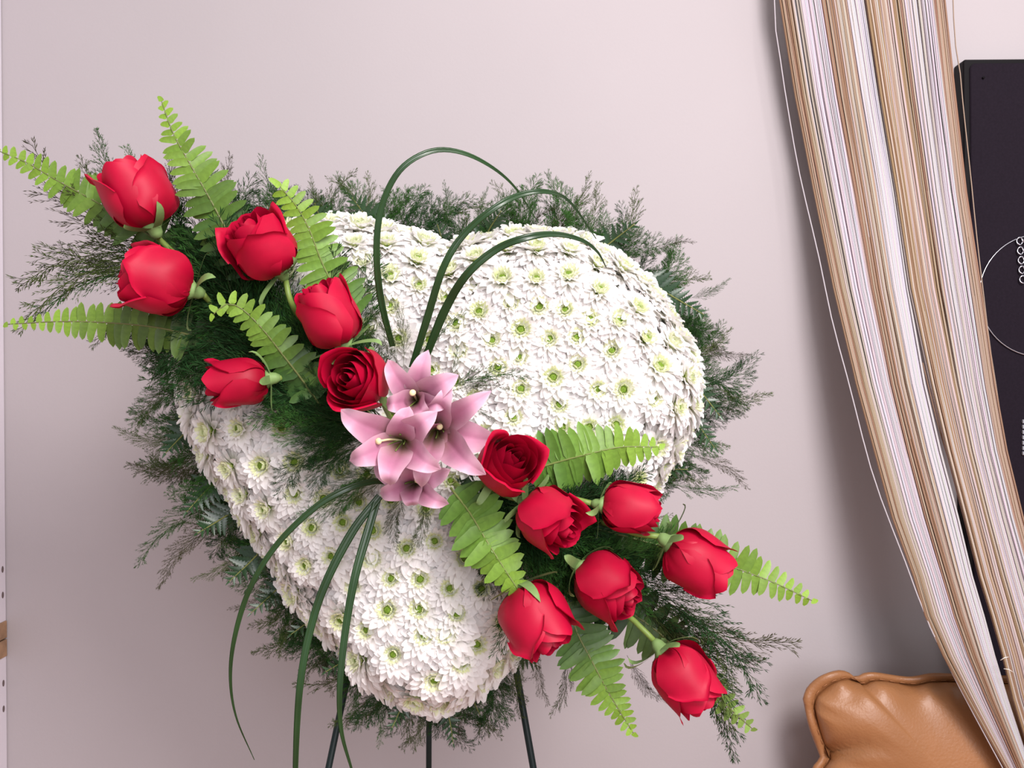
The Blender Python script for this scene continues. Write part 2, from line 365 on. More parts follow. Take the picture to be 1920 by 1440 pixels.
for vi in range(8):
    random.seed(100 + vi); A = MB(); B = MB(); rnd = random.uniform
    Rm = .0325; op = rnd(.0, 1)
    for n, l, e0, e1, z0, r0, w_ in ((23, 1.04, 6, -20, -.006, .004, .0112), (21, .93, 20, -10, -.003, .004, .0106), (17, .78, 34, 4, -.001, .0035, .0096), (15, .58, 48, 22, .002, .003, .0082)):
        ph = rnd(0, 6)
        for i in range(n):
            petal(A, ph + 2 * math.pi * (i + rnd(-.3, .3)) / n, r0, z0, Rm * l * rnd(.88, 1.08), w_ * rnd(.85, 1.1), R(e0 + rnd(-9, 9)), R(e1 + rnd(-14, 14)), mixc(W1, W2, .35), W1, cup=rnd(.14, .36), twist=rnd(-.12, .12))
    for n, l, e0, e1, z0, r0, w_ in ((16, .34, 72, 56, .004, .0068, .0046), (13, .22, 84, 105, .005, .0048, .0036)):
        ph = rnd(0, 6)
        for i in range(n):
            petal(B, ph + 2 * math.pi * (i + rnd(-.25, .25)) / n, r0, z0, Rm * l * rnd(.8, 1.1), w_, R(e0 + rnd(-8, 8)), R(e1 + rnd(-10, 10)), (.62, .72, .22), mixc((.86, .90, .60), W1, .25 * op), n=4, cup=.3)
    E = MB(); rows = []
    for i in range(6):
        t = i / 5; rows.append([((.0042 * math.sin(t * math.pi / 2 + .02)) * math.cos(k * math.pi / 6), (.0042 * math.sin(t * math.pi / 2 + .02)) * math.sin(k * math.pi / 6), .0065 + .0022 * math.cos(t * math.pi / 2) + (.0004 if (k + i) % 2 else 0)) for k in range(12)])
    rows.append([(.004 * math.cos(k * math.pi / 6), .004 * math.sin(k * math.pi / 6), -.004) for k in range(12)])
    E.grid(rows, close=True)
    mum_t.append((A.mesh('petals', M_mum), B.mesh('inner_petals', M_mum), E.mesh('flower_eye', M_eye)))

fixed = [(1005, 471), (1065, 474), (893, 489), (943, 528), (1005, 528), (1065, 521), (1120, 548), (900, 590), (957, 573), (1011, 578), (1060, 585), (1190, 583), (1156, 605), (1106, 605), (858, 611), (922, 641), (977, 620), (1031, 638), (1081, 636), (1147, 660), (1207, 638), (863, 658), (974, 672), (1083, 685), (1037, 709), (1232, 691), (975, 731), (1120, 731), (1168, 731), (1220, 748), (1048, 760), (1283, 708), (843, 515), (665, 463), (724, 462), (781, 492), (679, 497), (730, 524), (784, 540), (694, 545), (732, 578), (835, 565), (696, 615), (750, 638), (963, 785), (1105, 802), (1153, 797), (1263, 765), (1190, 895), (1055, 803), (935, 690), (397, 807), (453, 803), (532, 806), (436, 874), (497, 872), (556, 868), (504, 952), (556, 925), (610, 935), (590, 990), (548, 1012), (580, 1057), (625, 1045), (653, 1035), (645, 980), (700, 995), (765, 1030), (815, 1015), (700, 1045), (735, 1085), (788, 1085), (845, 1105), (902, 1105), (730, 1143), (788, 1142), (858, 1153), (870, 1048), (645, 1155), (692, 1178), (797, 1193), (840, 1190), (892, 1205), (740, 1225), (862, 1240), (815, 1268), (680, 1235), (940, 1160)]
random.seed(3)
mums = []
for p in fixed:
    if all(math.hypot(p[0] - q[0], p[1] - q[1]) > 30 for q in mums) and hdist(*p)[0] > 8: mums.append(p)
nfix = len(mums)
for md_ in (58, 51, 46):
    for _ in range(5000):
        x, y = random.uniform(320, 1320), random.uniform(410, 1320); s_, _q = hdist(x, y)
        if s_ < 26: continue
        if all(math.hypot(x - a_, y - b_) > md_ * (1.18 if y > 980 else 1) for a_, b_ in mums): mums.append((x, y))
edge0 = len(mums)
# rim flowers, facing outwards
per = spline([Vector((x, y, 0)) for x, y in HO + HO[:1]], 400)
tot = sum((b_ - a_).length for a_, b_ in zip(per, per[1:])); nr = int(tot / 44)
for i in range(nr):
    p = per[int(400 * i / nr)]; x, y = p.x + (820 - p.x) * .03, p.y + (800 - p.y) * .03
    best = None
    for k in range(12):
        an = k * math.pi / 6; xx, yy = p.x + 16 * math.cos(an), p.y + 16 * math.sin(an); d_ = hdist(xx, yy)[0]
        if best is None or d_ > best[0]: best = (d_, xx, yy)
    mums.append((best[1], best[2]))
marks = {'bottommost large white chrysanthemum facing out at the lower tip of the heart': (815, 1268), 'white chrysanthemum with wide green centre left of the arching grass loop base': (497, 872),
 'white chrysanthemum with bright green eye directly above the bottommost one': (797, 1193), 'white chrysanthemum between the lowest lily and the curling fern frond': (845, 1105), 'white chrysanthemum just right of the two straight grass blades, upper one': (735, 1085),
 'white chrysanthemum left of the lower left rose lying sideways': (397, 807), 'topmost white chrysanthemum of the right lobe, left one of the pair': (1005, 471), 'topmost white chrysanthemum of the right lobe, right one of the pair': (1065, 474),
 'white chrysanthemum right beside the notch of the heart': (893, 489), 'white chrysanthemum under the notch between two grass loops': (843, 515), 'white chrysanthemum at the rightmost bulge of the heart': (1283, 708),
 'white chrysanthemum just above the flat fern frond, left': (1055, 803), 'white chrysanthemum above the middle of the flat fern frond': (1105, 802), 'white chrysanthemum above the tip half of the flat fern frond': (1153, 797),
 'white chrysanthemum below the flat fern tip near the sideways rose': (1190, 895), 'white chrysanthemum inside the tall grass loop near the top of the left lobe': (724, 462), 'white chrysanthemum right of the uppermost upright fern frond': (665, 463),
 'white chrysanthemum with dark green eye at centre of the right lobe': (1081, 636), 'white chrysanthemum directly right of the lily with asparagus tips': (975, 731), 'white chrysanthemum at the far left edge under the lying rose': (436, 874),
 'white chrysanthemum tucked beside the rose at lower right of the heart': (940, 1160), 'white chrysanthemum left of the bottommost one, beside grass blade': (740, 1225), 'white chrysanthemum right of the bottommost one': (862, 1240)}
markmap = {}
for lab, (x, y) in marks.items():
    i = min((j for j in range(edge0) if j not in markmap), key=lambda j: math.hypot(mums[j][0] - x, mums[j][1] - y)); markmap[i] = lab
LM = [('the topmost rose', 258, 366), ('the open second rose', 490, 462), ('the rose above the spiral-faced rose', 618, 592), ('the spiral-faced rose', 670, 712), ('the sideways rose at left', 448, 717), ('the rose touching the lily', 952, 871),
      ('the sideways rose at right', 1180, 953), ('the rose under the flat fern', 1030, 973), ('the lower heart-edge rose', 1006, 1157), ('the pink lilies', 770, 810), ('the heart notch', 838, 468), ('the lower tip of the heart', 810, 1322),
      ('the flat fern tip', 1236, 838), ('the curling fern tip', 973, 1108), ('the drooping fern tip', 400, 590), ('the fern tip over the left lobe', 525, 350), ('the foot of the tall loop', 736, 640), ('the lowest loop end', 1137, 500), ('the peak of the lowest loop', 1040, 439),
      ('the left blade bend', 520, 1020), ('the middle hanging blade', 612, 1090), ('the right hanging blade', 648, 1180), ('the centre of the right lobe', 1075, 640), ("the heart's rightmost bulge", 1310, 715), ("the heart's left shoulder", 335, 690), ('the hanging blades\' foot', 705, 930)]
DIRS = ['right of', 'lower right of', 'below', 'lower left of', 'left of', 'upper left of', 'above', 'upper right of']
def sector_labels(pts, noun):
    sec = {}
    for i, (x, y) in enumerate(pts):
        for li, (nm, lx, ly) in enumerate(LM):
            d_ = math.hypot(x - lx, y - ly); k = int(round(math.atan2(y - ly, x - lx) / (math.pi / 4))) % 8
            sec.setdefault((li, k), []).append((d_, i))
    cand = []
    for (li, k), l in sec.items():
        for rk, (d_, i) in enumerate(sorted(l)[:6]): cand.append((rk * 60 + d_, rk, li, k, i))
    out = {}
    for c, rk, li, k, i in sorted(cand):
        if i not in out: out[i] = noun + ' ' + ['nearest', 'second out', 'third out', 'fourth out', 'fifth out', 'sixth out'][rk] + ' ' + DIRS[k] + ' ' + LM[li][0]
    return out
labs = sector_labels(mums[:edge0], 'white chrysanthemum')
labs.update({edge0 + i: l for i, l in sector_labels(mums[edge0:], 'outward-facing rim chrysanthemum').items()})
for i, (x, y) in enumerate(mums):
    d_, n, k = hsurf(x, y); rim = i >= edge0
    if rim: d_ = random.uniform(1.145, 1.165); n = (Vector((n.x, 0, n.z)).normalized() - VIEW * random.uniform(.3, .75)).normalized()
    sc = random.uniform(.92, 1.12) * lerp(1.06, 1.16, min(1, max(0, (y - 450) / 800)))
    if i < nfix: d_ -= .010
    if rim: sc *= 1.12
    d_ += random.uniform(-.002, .002)
    n = (n + UP * (.22 + .16 * min(1, max(0, (y - 1000) / 250))) + Vector((random.uniform(-.13, .13), 0, random.uniform(-.13, .13)))).normalized()
    lab = markmap.get(i) or labs.get(i, 'white chrysanthemum packed among others on the heart'); g = 'chrysanthemums round the rim of the heart' if rim else 'white chrysanthemums packed on the heart'
    t = thing('chrysanthemum', P(x, y, d_), lab, 'flower', g)
    t.rotation_euler = (n.to_track_quat('Z', 'Y').to_matrix() @ Matrix.Rotation(random.uniform(0, 6.28), 3, 'Z')).to_euler()
    t.scale = (sc,) * 3
    A, B, E = random.choice(mum_t)
    stuff(link('petals', A, t)); stuff(link('inner_petals', B, t)); link('flower_eye', E, t)

# ------------------------------------------------------------------ asparagus fern sprays
def spray_mesh(seed, wisp):
    rg = random.Random(seed); st = MB(); nd = MB(); bend = rg.choice((-1, 1)) * rg.uniform(.25, .75)
    def needle(p, d, l, w_):
        s_ = d.cross(Vector((rg.uniform(-1, 1), rg.uniform(-1, 1), rg.uniform(-1, 1)))).normalized() * w_
        m_ = p + d * l * .5; nd.add([p, m_ + s_, p + d * l, m_ - s_], [(0, 1, 2, 3)])
    def twig(p, d, l, lvl, rad):
        n = max(4, int(l / (.022 if not wisp else .026))); pts = [p]; q = p.copy(); dd = d.normalized()
        droop = Vector((rg.uniform(-.3, .3), rg.uniform(-.1, .3), rg.uniform(-.3, .3)))
        for i in range(n):
            dd = (dd + droop * (.55 / n)).normalized(); q = q + dd * l / n; pts.append(q.copy())
        st.tube(pts, lambda t: rad * (1 - .6 * t), 3, caps=False)
        for i in range(1, n + 1):
            t = i / n; dr = (pts[i] - pts[i - 1]).normalized()
            side = dr.cross(Vector((rg.uniform(-.5, .5), rg.uniform(-.5, .5), 1))).normalized()
            if lvl == 0:
                pass
            for sg in (-1, 1):
                if rg.random() < .12: continue
                nl = (.062 if not wisp else .05) * (1.1 - .5 * t) * rg.uniform(.7, 1.2)
                if lvl > 0: needle(pts[i], (dr + side * sg * rg.uniform(.15, .5)).normalized(), nl, .0032 if not wisp else .003)
            if lvl == 1 and l > .10 and i > 1 and i < n - 1 and rg.random() < (.55 if not wisp else .38):
                twig(pts[i], (dr + side * rg.choice((-1, 1)) * rg.uniform(.3, .6)).normalized(), l * (1 - t) * rg.uniform(.4, .7) + .03, 2, rad * .6)
    main = spline([(0, 0, 0), (bend * .06, .35, .04), (bend * .34, .68, .03), (bend * .85, .93, -.03)], 26)
    st.tube(main, lambda t: .0052 * (1 - .7 * t), 4, caps=False)
    side = 1
    for i in range(2, 26):
        t = i / 25; dr = (main[i] - main[i - 1]).normalized(); perp = Vector((dr.y, -dr.x, 0)) * side; side *= -1
        l = (.42 if not wisp else .36) * (1 - t) ** .75 * rg.uniform(.7, 1.15) + .04
        sp = .55 if not wisp else .36
        twig(main[i], (dr + perp * sp * rg.uniform(.8, 1.2) + Vector((0, 0, rg.uniform(-.25, .25)))).normalized(), l, 1, .0026)
    return st.mesh('stem', M_needle), nd.mesh('needles', M_needle, False)
SP_D = [spray_mesh(200 + i, False) for i in range(5)]
SP_W = [spray_mesh(300 + i, True) for i in range(5)]
GD, GM, GO, GB = (.011, .038, .010), (.024, .074, .014), (.045, .066, .017), (.040, .038, .020)
SPR = []
def spray(b, t, db, dt, col, wisp, label, group, wf=1.0):
    A = P(*b, db); B = P(*t, dt); y = B - A; L_ = y.length; y.normalize()
    z = (-VIEW + Vector((random.uniform(-.35, .35), 0, random.uniform(-.35, .35)))); z = (z - y * z.dot(y)).normalized(); x = y.cross(z)
    o = thing('asparagus_fern', A, label, 'fern', group)
    o.rotation_euler = Matrix((x, y, z)).transposed().to_euler(); fx = random.choice((-1, 1)) * wf
    o.scale = (L_ * fx, L_, L_ * abs(fx))
    s_, n_ = random.choice(SP_W if wisp else SP_D)
    if 'bedding' not in label: SPR.append((o, t, ' '.join(label.split()[:1] if label.split()[0] in ('feathery', 'wispy', 'thin', 'sparse') else ['single', 'wispy']) + (' dense' if 'dense' in label else '') + ' asparagus fern tip'))
    a_ = link('stem', s_, o); c_ = stuff(link('needles', n_, o))
    v = random.uniform(.75, 1.3); c = tuple(k * v for k in col)
    c_.color = (*c, 1); a_.color = (*mixc(c, GB, .4), 1)

random.seed(21)
def edge_side(x, y):
    if y < 470: return 'top edge of the heart'
    if x > 1000 and y < 620: return "heart's upper right edge"
    if x > 900 and y < 1000: return "heart's right edge"
    if y > 1180: return 'lower tip of the heart'
    if x > 900: return "heart's lower right edge"
    if y > 950: return "heart's lower left edge"
    return "heart's left edge"
for i in range(92):
    p = per[int(400 * (i + random.uniform(-.3, .3)) / 92) % 400]
    s_, q = hdist(p.x, p.y); a0 = per[(int(400 * i / 92) + 4) % 400] - per[(int(400 * i / 92) - 4) % 400]
    n = Vector((a0.y, -a0.x, 0)).normalized(); tg = Vector((a0.x, a0.y, 0)).normalized()
    if hdist(p.x + n.x * 6, p.y + n.y * 6)[0] > 0: n = -n
    if 870 < p.y < 1230 and p.x > 950: L_ = random.uniform(25, 55)
    else: L_ = random.uniform(50, 118)
    if 780 < p.x < 880 and p.y < 480: L_ = 75; n = Vector((random.uniform(-.3, .3), -1, 0))
    sw = random.uniform(-.2, .9) if p.x > 820 else random.uniform(-.5, .5)
    if p.x > 900 and p.y < 900: tgd = tg if tg.y > 0 else -tg
    elif p.x < 560: tgd = tg if tg.x < 0 or tg.y > 0 else -tg
    else: tgd = tg
    b = (p.x - n.x * 45, p.y - n.y * 45); d = (n + tgd * sw).normalized(); t = (p.x + d.x * L_, p.y + d.y * L_)
    side = edge_side(p.x, p.y)
    spray(b, t, 1.185, random.uniform(1.15, 1.23), random.choice((GD, GM, GM)), False, f'feathery asparagus fern fringing the {side}', f'asparagus fern along the {side}', .95)
    if i % 2 == 0 and not (p.x < 560 and p.y < 640):
        a_ = random.uniform(-.5, .5); d2 = Vector((d.x * math.cos(a_) - d.y * math.sin(a_), d.x * math.sin(a_) + d.y * math.cos(a_), 0))
        spray(b, (p.x + d2.x * L_ * 1.25, p.y + d2.y * L_ * 1.25), 1.19, random.uniform(1.17, 1.24), GO, True, f'wispy olive asparagus fern tip straying from the {side}', f'asparagus fern tips at the {side}', .8)
for i in range(70):
    p = per[int(400 * (i + random.uniform(-.3, .3)) / 70) % 400]; a0 = per[(int(400 * i / 70) + 4) % 400] - per[(int(400 * i / 70) - 4) % 400]
    n = Vector((a0.y, -a0.x, 0)).normalized(); tg = Vector((a0.x, a0.y, 0)).normalized() * random.uniform(-.9, .9)
    if hdist(p.x + n.x * 6, p.y + n.y * 6)[0] > 0: n = -n
    L_ = random.uniform(28, 62); d = (n + tg).normalized()
    spray((p.x - n.x * 50, p.y - n.y * 50), (p.x + d.x * L_, p.y + d.y * L_), 1.205, random.uniform(1.17, 1.21), random.choice((GD, GM, GD)), False, f'feathery dense asparagus fern fringing the {edge_side(p.x, p.y)}', 'short dense asparagus fern around the heart rim', 1.5)
# hand placed strays seen against the wall
for b, t in (((1230, 470), (1296, 432)), ((1290, 760), (1398, 745)), ((1285, 850), (1418, 885)), ((1240, 900), (1380, 945)), ((1300, 640), (1400, 690)), ((1290, 560), (1375, 540)), ((350, 830), (205, 830)), ((380, 900), (255, 870)), ((420, 940), (228, 1010)), ((440, 960), (268, 1070)), ((400, 880), (240, 905)), ((340, 720), (228, 795)), ((470, 1020), (375, 1110)), ((520, 1100), (440, 1165)), ((560, 1150), (500, 1225)), ((880, 1290), (990, 1310)), ((860, 1300), (880, 1400)), ((790, 1310), (795, 1410)), ((930, 1240), (1010, 1250)), ((610, 1200), (600, 1310)), ((690, 1280), (640, 1330)), ((700, 1290), (740, 1390)), ((830, 450), (860, 345)), ((900, 440), (895, 350)), ((1040, 440), (1135, 345)), ((620, 420), (560, 340)), ((700, 420), (640, 310)), ((580, 430), (450, 330)), ((470, 470), (385, 300)), ((430, 450), (440, 330)), ((760, 430), (740, 340)), ((990, 430), (1030, 370))):
    spray(b, t, 1.19, 1.16, random.choice((GO, GB, GM)), True, f'single wispy asparagus fern sprig reaching off the {edge_side(*b)}', f'single fern sprigs off the {edge_side(*b)}', .7)

# foliage bed, upper left
def bed(lst, db, dt, cols, wisp, lab, grp, wf=1., jit=10, rep=1):
    for b, t in lst:
        for _ in range(rep):
            j = lambda: random.uniform(-jit, jit)
            spray((b[0] + j(), b[1] + j()), (t[0] + j() * 1.5, t[1] + j() * 1.5), db + random.uniform(-.01, .01), dt + random.uniform(-.015, .015), random.choice(cols), wisp, lab, grp, wf)
bed([((700, 780), (540, 560)), ((690, 800), (470, 640)), ((640, 740), (400, 560)), ((600, 700), (330, 540)), ((560, 660), (330, 440)), ((700, 770), (600, 640)), ((520, 640), (300, 610)), ((500, 600), (250, 480)), ((470, 560), (380, 400)), ((680, 800), (520, 700)), ((560, 690), (440, 640)), ((480, 620), (400, 480))],
    1.065, 1.05, (GD, GD, GM), False, 'dark feathery asparagus fern bedding the upper left roses', 'asparagus fern bed under the upper left roses', 1.1, 22, 3)
bed([((700, 800), (480, 790)), ((700, 820), (500, 840)), ((690, 830), (560, 880)), ((700, 790), (520, 745)), ((690, 830), (600, 800))], 1.05, 1.03, (GM, GD), False, 'feathery asparagus fern fanning left of the pink lilies', 'asparagus fern left of the lilies', .8, 10, 2)
bed([((740, 700), (690, 590)), ((760, 690), (765, 545)), ((770, 700), (850, 570)), ((745, 700), (640, 640)), ((750, 690), (720, 560))], 1.045, 1.02, (GO, GM), True, 'thin olive asparagus fern sprig rising above the pink lilies', 'fern sprigs above the lilies', .6, 6, 1)
bed([((830, 730), (980, 660)), ((850, 750), (940, 770)), ((840, 720), (870, 640)), ((860, 740), (930, 720)), ((840, 730), (960, 700))], .985, .975, (GM, GO), True, 'thin green asparagus fern sprig crossing the right of the lilies', 'fern sprigs right of the lilies', .7, 6, 1)
bed([((740, 890), (600, 900)), ((740, 900), (620, 960)), ((760, 920), (700, 1010)), ((790, 930), (790, 1030)), ((820, 920), (850, 1010)), ((700, 880), (590, 1000))], 1.055, 1.045, (GM, GO), False, 'soft green asparagus fern spilling below the pink lilies', 'fern sprigs below the lilies', .6, 8, 1)
bed([((860, 910), (1000, 1040)), ((880, 930), (1050, 1090)), ((900, 930), (1110, 1060)), ((920, 940), (1150, 1030)), ((950, 980), (1060, 1150)), ((1000, 1000), (1180, 1130)), ((1060, 1040), (1240, 1110)), ((960, 950), (1100, 980))], 1.065, 1.05, (GD, GD, GM), False, 'dark feathery asparagus fern bedding the lower right roses', 'asparagus fern bed under the lower right roses', 1.1, 18, 3)
bed([((360, 480), (5, 440)), ((360, 490), (20, 480)), ((350, 500), (60, 520)), ((350, 470), (10, 400)), ((320, 460), (110, 370)), ((340, 510), (100, 545)), ((300, 420), (130, 285)), ((330, 430), (180, 290)), ((340, 560), (150, 600)), ((350, 430), (290, 290))], 1.07, 1.06, (GO, GB, GM), True, 'wispy olive asparagus fern fanning out at far left past the roses', 'wispy fern fan at far left', .85, 6, 1)
bed([((1150, 1080), (1480, 1210)), ((1160, 1090), (1440, 1280)), ((1150, 1080), (1420, 1180)), ((1200, 1130), (1450, 1380)), ((1180, 1120), (1400, 1310)), ((1150, 1070), (1400, 1120)), ((1170, 1100), (1480, 1280)), ((1190, 1130), (1420, 1340))], 1.07, 1.07, (GB, GO, GD), True, 'wispy dark asparagus fern fanning out at lower right', 'wispy fern fan at lower right', .75, 8, 1)
bed([((1010, 1210), (1010, 1330)), ((1060, 1200), (1075, 1350)), ((1000, 1200), (950, 1300)), ((1170, 1230), (1230, 1330))], 1.1, 1.1, (GO, GB), True, 'sparse olive asparagus fern sprig hanging under the lower roses', 'sparse sprigs under the lower roses', .7, 6, 1)

for nn in sorted({n_ for _, _, n_ in SPR}):
    sub = [(o_, t_) for o_, t_, n_ in SPR if n_ == nn]
    for i, l in sector_labels([t_ for _, t_ in sub], nn).items(): sub[i][0]['label'] = l

# ------------------------------------------------------------------ leatherleaf (dark, toothed) fronds and sword fern fronds
def leaflet_mesh(toothed, seed):
    rg = random.Random(seed); mb = MB(); rows = []
    n = 13 if toothed else 8
    for i in range(n):
        s_ = i / (n - 1)
        if toothed: hw = .27 * (1 - s_) ** .7 * (1.0 if i % 2 == 0 else .62) + .004
        else: hw = .125 * interp(s_, [0, .08, .5, .8, .93, 1], [.75, 1.15, 1.0, .80, .5, .06])
        bend = -.10 * s_ * s_; zz = -.06 * s_ ** 2
        rows.append([(s_, -hw + bend, zz + hw * .22), (s_ * 1, bend, zz - hw * .05), (s_, hw + bend, zz + hw * .22)])
    mb.grid(rows); return mb.mesh('leaflet', M_dark if toothed else M_leaf)
LF = [leaflet_mesh(False, i) for i in range(3)]; LT = [leaflet_mesh(True, i) for i in range(2)]
def frond(name, pts, depths, Lmax, spacing, cdark, clight, label, group=None, env=([0, .15, .45, .8, 1], [.8, 1, 1, .5, .12]), toothed=False, fwd=18, wmul=1.0, m=None, sway=.3, lean=0):
    n = len(pts); wp = [P(x, y, interp(i / (n - 1), np.linspace(0, 1, len(depths)), depths)) for i, (x, y) in enumerate(pts)]
    base = wp[0]; o = thing(name, base, label, 'fern', group)
    L_ = sum((b - a_).length for a_, b in zip(wp, wp[1:])); cnt = max(6, int(L_ / (spacing / F * 1.05)))
    c = spline(wp, cnt + 2)
    mb = MB(); mb.tube(rel(c, base), lambda t: .0016 * (1 - .65 * t), 6); r_ = link('stem', mb, o, M_needle if toothed else M_leaf); r_.color = (*mixc(cdark, (.30, .30, .10), .5), 1)
    for i in range(1, cnt + 2):
        s_ = i / (cnt + 1); t = (c[i] - c[i - 1]).normalized(); p = c[i]
        nz = -VIEW + RIGHT * lean; nz = (nz - t * nz.dot(t)).normalized(); sd = t.cross(nz)
        l = Lmax / F * 1.05 * interp(s_, *env)
        for sg in (-1, 1):
            if i == cnt + 1 and sg > 0: continue
            f = R(fwd + random.uniform(-7, 7)) + R(30) * s_ ** 4
            x = (sd * sg * math.cos(f) + t * math.sin(f)) if i <= cnt else t
            x = (x + nz * random.uniform(-sway, sway * .7)).normalized()
            z = (nz + sd * random.uniform(-.3, .3)); z = (z - x * z.dot(x)).normalized(); y = z.cross(x)
            q = link('leaflet', random.choice(LT if toothed else LF), o)
            q.location = p + t * (spacing / F * .35 if sg > 0 else 0) - base
            q.rotation_euler = Matrix((x, y, z)).transposed().to_euler()
            ll = l * random.uniform(.88, 1.06); wy = max(spacing / F * 1.05 * 4.5, 0) * wmul * (.4 + .6 * interp(s_, *env)); flip = -1 if sg < 0 else 1
            q.scale = (ll, (wy if not toothed else ll) * flip, ll)
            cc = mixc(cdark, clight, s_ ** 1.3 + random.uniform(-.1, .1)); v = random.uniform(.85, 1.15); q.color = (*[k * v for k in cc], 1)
    LASTF[0] = o
    return o
LASTF = [None]
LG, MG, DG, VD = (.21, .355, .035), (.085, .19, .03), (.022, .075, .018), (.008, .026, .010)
random.seed(8)
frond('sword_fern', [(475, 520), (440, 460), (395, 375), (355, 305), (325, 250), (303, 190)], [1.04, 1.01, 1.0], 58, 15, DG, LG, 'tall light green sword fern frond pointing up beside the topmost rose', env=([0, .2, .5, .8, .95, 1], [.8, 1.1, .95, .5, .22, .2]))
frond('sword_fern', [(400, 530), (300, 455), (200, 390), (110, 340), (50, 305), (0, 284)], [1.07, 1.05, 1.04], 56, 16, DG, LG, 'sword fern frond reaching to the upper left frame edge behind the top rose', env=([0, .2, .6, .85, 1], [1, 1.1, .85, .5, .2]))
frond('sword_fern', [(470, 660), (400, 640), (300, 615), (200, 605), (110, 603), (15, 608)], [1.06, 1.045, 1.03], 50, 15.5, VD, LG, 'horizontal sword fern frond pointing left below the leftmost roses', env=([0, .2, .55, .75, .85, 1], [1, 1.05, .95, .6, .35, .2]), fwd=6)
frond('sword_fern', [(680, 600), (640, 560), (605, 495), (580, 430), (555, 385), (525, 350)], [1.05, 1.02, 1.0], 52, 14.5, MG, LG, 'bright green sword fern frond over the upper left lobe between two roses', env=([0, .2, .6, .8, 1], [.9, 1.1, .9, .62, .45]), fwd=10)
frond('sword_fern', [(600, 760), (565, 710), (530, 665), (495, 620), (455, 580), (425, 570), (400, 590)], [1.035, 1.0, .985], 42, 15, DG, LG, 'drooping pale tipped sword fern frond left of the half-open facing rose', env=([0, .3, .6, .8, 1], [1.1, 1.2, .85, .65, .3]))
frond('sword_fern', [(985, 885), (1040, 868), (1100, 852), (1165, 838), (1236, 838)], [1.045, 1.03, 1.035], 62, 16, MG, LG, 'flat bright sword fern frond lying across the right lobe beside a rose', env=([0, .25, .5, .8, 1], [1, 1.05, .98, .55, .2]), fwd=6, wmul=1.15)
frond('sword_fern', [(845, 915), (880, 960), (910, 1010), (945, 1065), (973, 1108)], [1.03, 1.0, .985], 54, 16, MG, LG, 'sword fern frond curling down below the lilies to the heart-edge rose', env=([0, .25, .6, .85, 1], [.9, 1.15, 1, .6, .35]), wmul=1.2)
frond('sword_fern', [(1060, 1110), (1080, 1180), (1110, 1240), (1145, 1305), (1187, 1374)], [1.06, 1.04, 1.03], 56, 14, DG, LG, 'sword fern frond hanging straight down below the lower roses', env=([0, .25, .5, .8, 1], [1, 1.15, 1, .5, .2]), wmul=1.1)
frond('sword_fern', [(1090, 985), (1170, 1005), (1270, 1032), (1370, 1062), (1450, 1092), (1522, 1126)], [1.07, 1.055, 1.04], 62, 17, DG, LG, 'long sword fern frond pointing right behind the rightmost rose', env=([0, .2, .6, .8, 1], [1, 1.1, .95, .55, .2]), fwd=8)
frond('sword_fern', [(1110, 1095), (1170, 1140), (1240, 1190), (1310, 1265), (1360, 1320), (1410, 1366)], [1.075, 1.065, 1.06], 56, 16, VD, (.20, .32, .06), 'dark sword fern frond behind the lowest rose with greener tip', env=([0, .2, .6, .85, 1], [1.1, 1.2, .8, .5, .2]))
LEA = []
for b, t, L_, d in (((640, 1120), (545, 1190), 34, 1.2), ((790, 1270), (735, 1365), 34, 1.2), ((820, 1290), (850, 1395), 30, 1.2), ((930, 1200), (1010, 1250), 32, 1.2), ((1240, 640), (1350, 780), 40, 1.2), ((1230, 700), (1340, 840), 44, 1.2), ((1200, 520), (1320, 590), 38, 1.2), ((380, 780), (310, 850), 40, 1.2), ((430, 880), (350, 960), 40, 1.2), ((450, 950), (370, 1000), 36, 1.2), ((500, 1020), (430, 1090), 40, 1.2), ((560, 1060), (470, 1150), 34, 1.2), ((380, 700), (310, 670), 34, 1.2), ((600, 460), (500, 385), 34, 1.2), ((720, 460), (660, 370), 44, 1.2), ((830, 500), (820, 420), 34, 1.2), ((900, 470), (940, 395), 38, 1.2), ((1100, 490), (1190, 420), 38, 1.2), ((1150, 880), (1290, 880), 40, 1.2), ((620, 460), (590, 380), 44, 1.2), ((700, 1200), (610, 1260), 36, 1.2), ((860, 1270), (900, 1340), 30, 1.2)):
    frond('leatherleaf_fern', [b, (lerp(b[0], t[0], .5) + random.uniform(-6, 6), lerp(b[1], t[1], .5)), t], [d - .02, d - .03, d - .06], L_ * 1.35, 15, (.010, .032, .012), (.018, .055, .018), f'dark glossy toothed leatherleaf frond poking out behind the {edge_side(*b)}', f'leatherleaf fronds behind the {edge_side(*b)}', env=([0, .2, .6, 1], [1, 1, .6, .25]), toothed=True, fwd=28)
    LEA.append((LASTF[0], t))
for i, l in sector_labels([t_ for _, t_ in LEA], 'dark leatherleaf frond tip').items(): LEA[i][0]['label'] = l
for b, t, L_ in (((700, 780), (560, 640), 70), ((600, 680), (420, 500), 75), ((560, 700), (400, 620), 60), ((700, 810), (540, 730), 50), ((480, 580), (330, 430), 60), ((640, 720), (500, 540), 60), ((430, 520), (250, 480), 45)):
    frond('leatherleaf_fern', [b, (lerp(b[0], t[0], .5), lerp(b[1], t[1], .5) + 8), t], [1.09, 1.085, 1.08], L_, 13, (.012, .036, .012), (.02, .06, .02), 'dark leatherleaf frond buried beneath the upper left roses', 'leatherleaf fronds beneath the upper left roses', env=([0, .3, 1], [.9, 1, .3]), toothed=True, fwd=25)
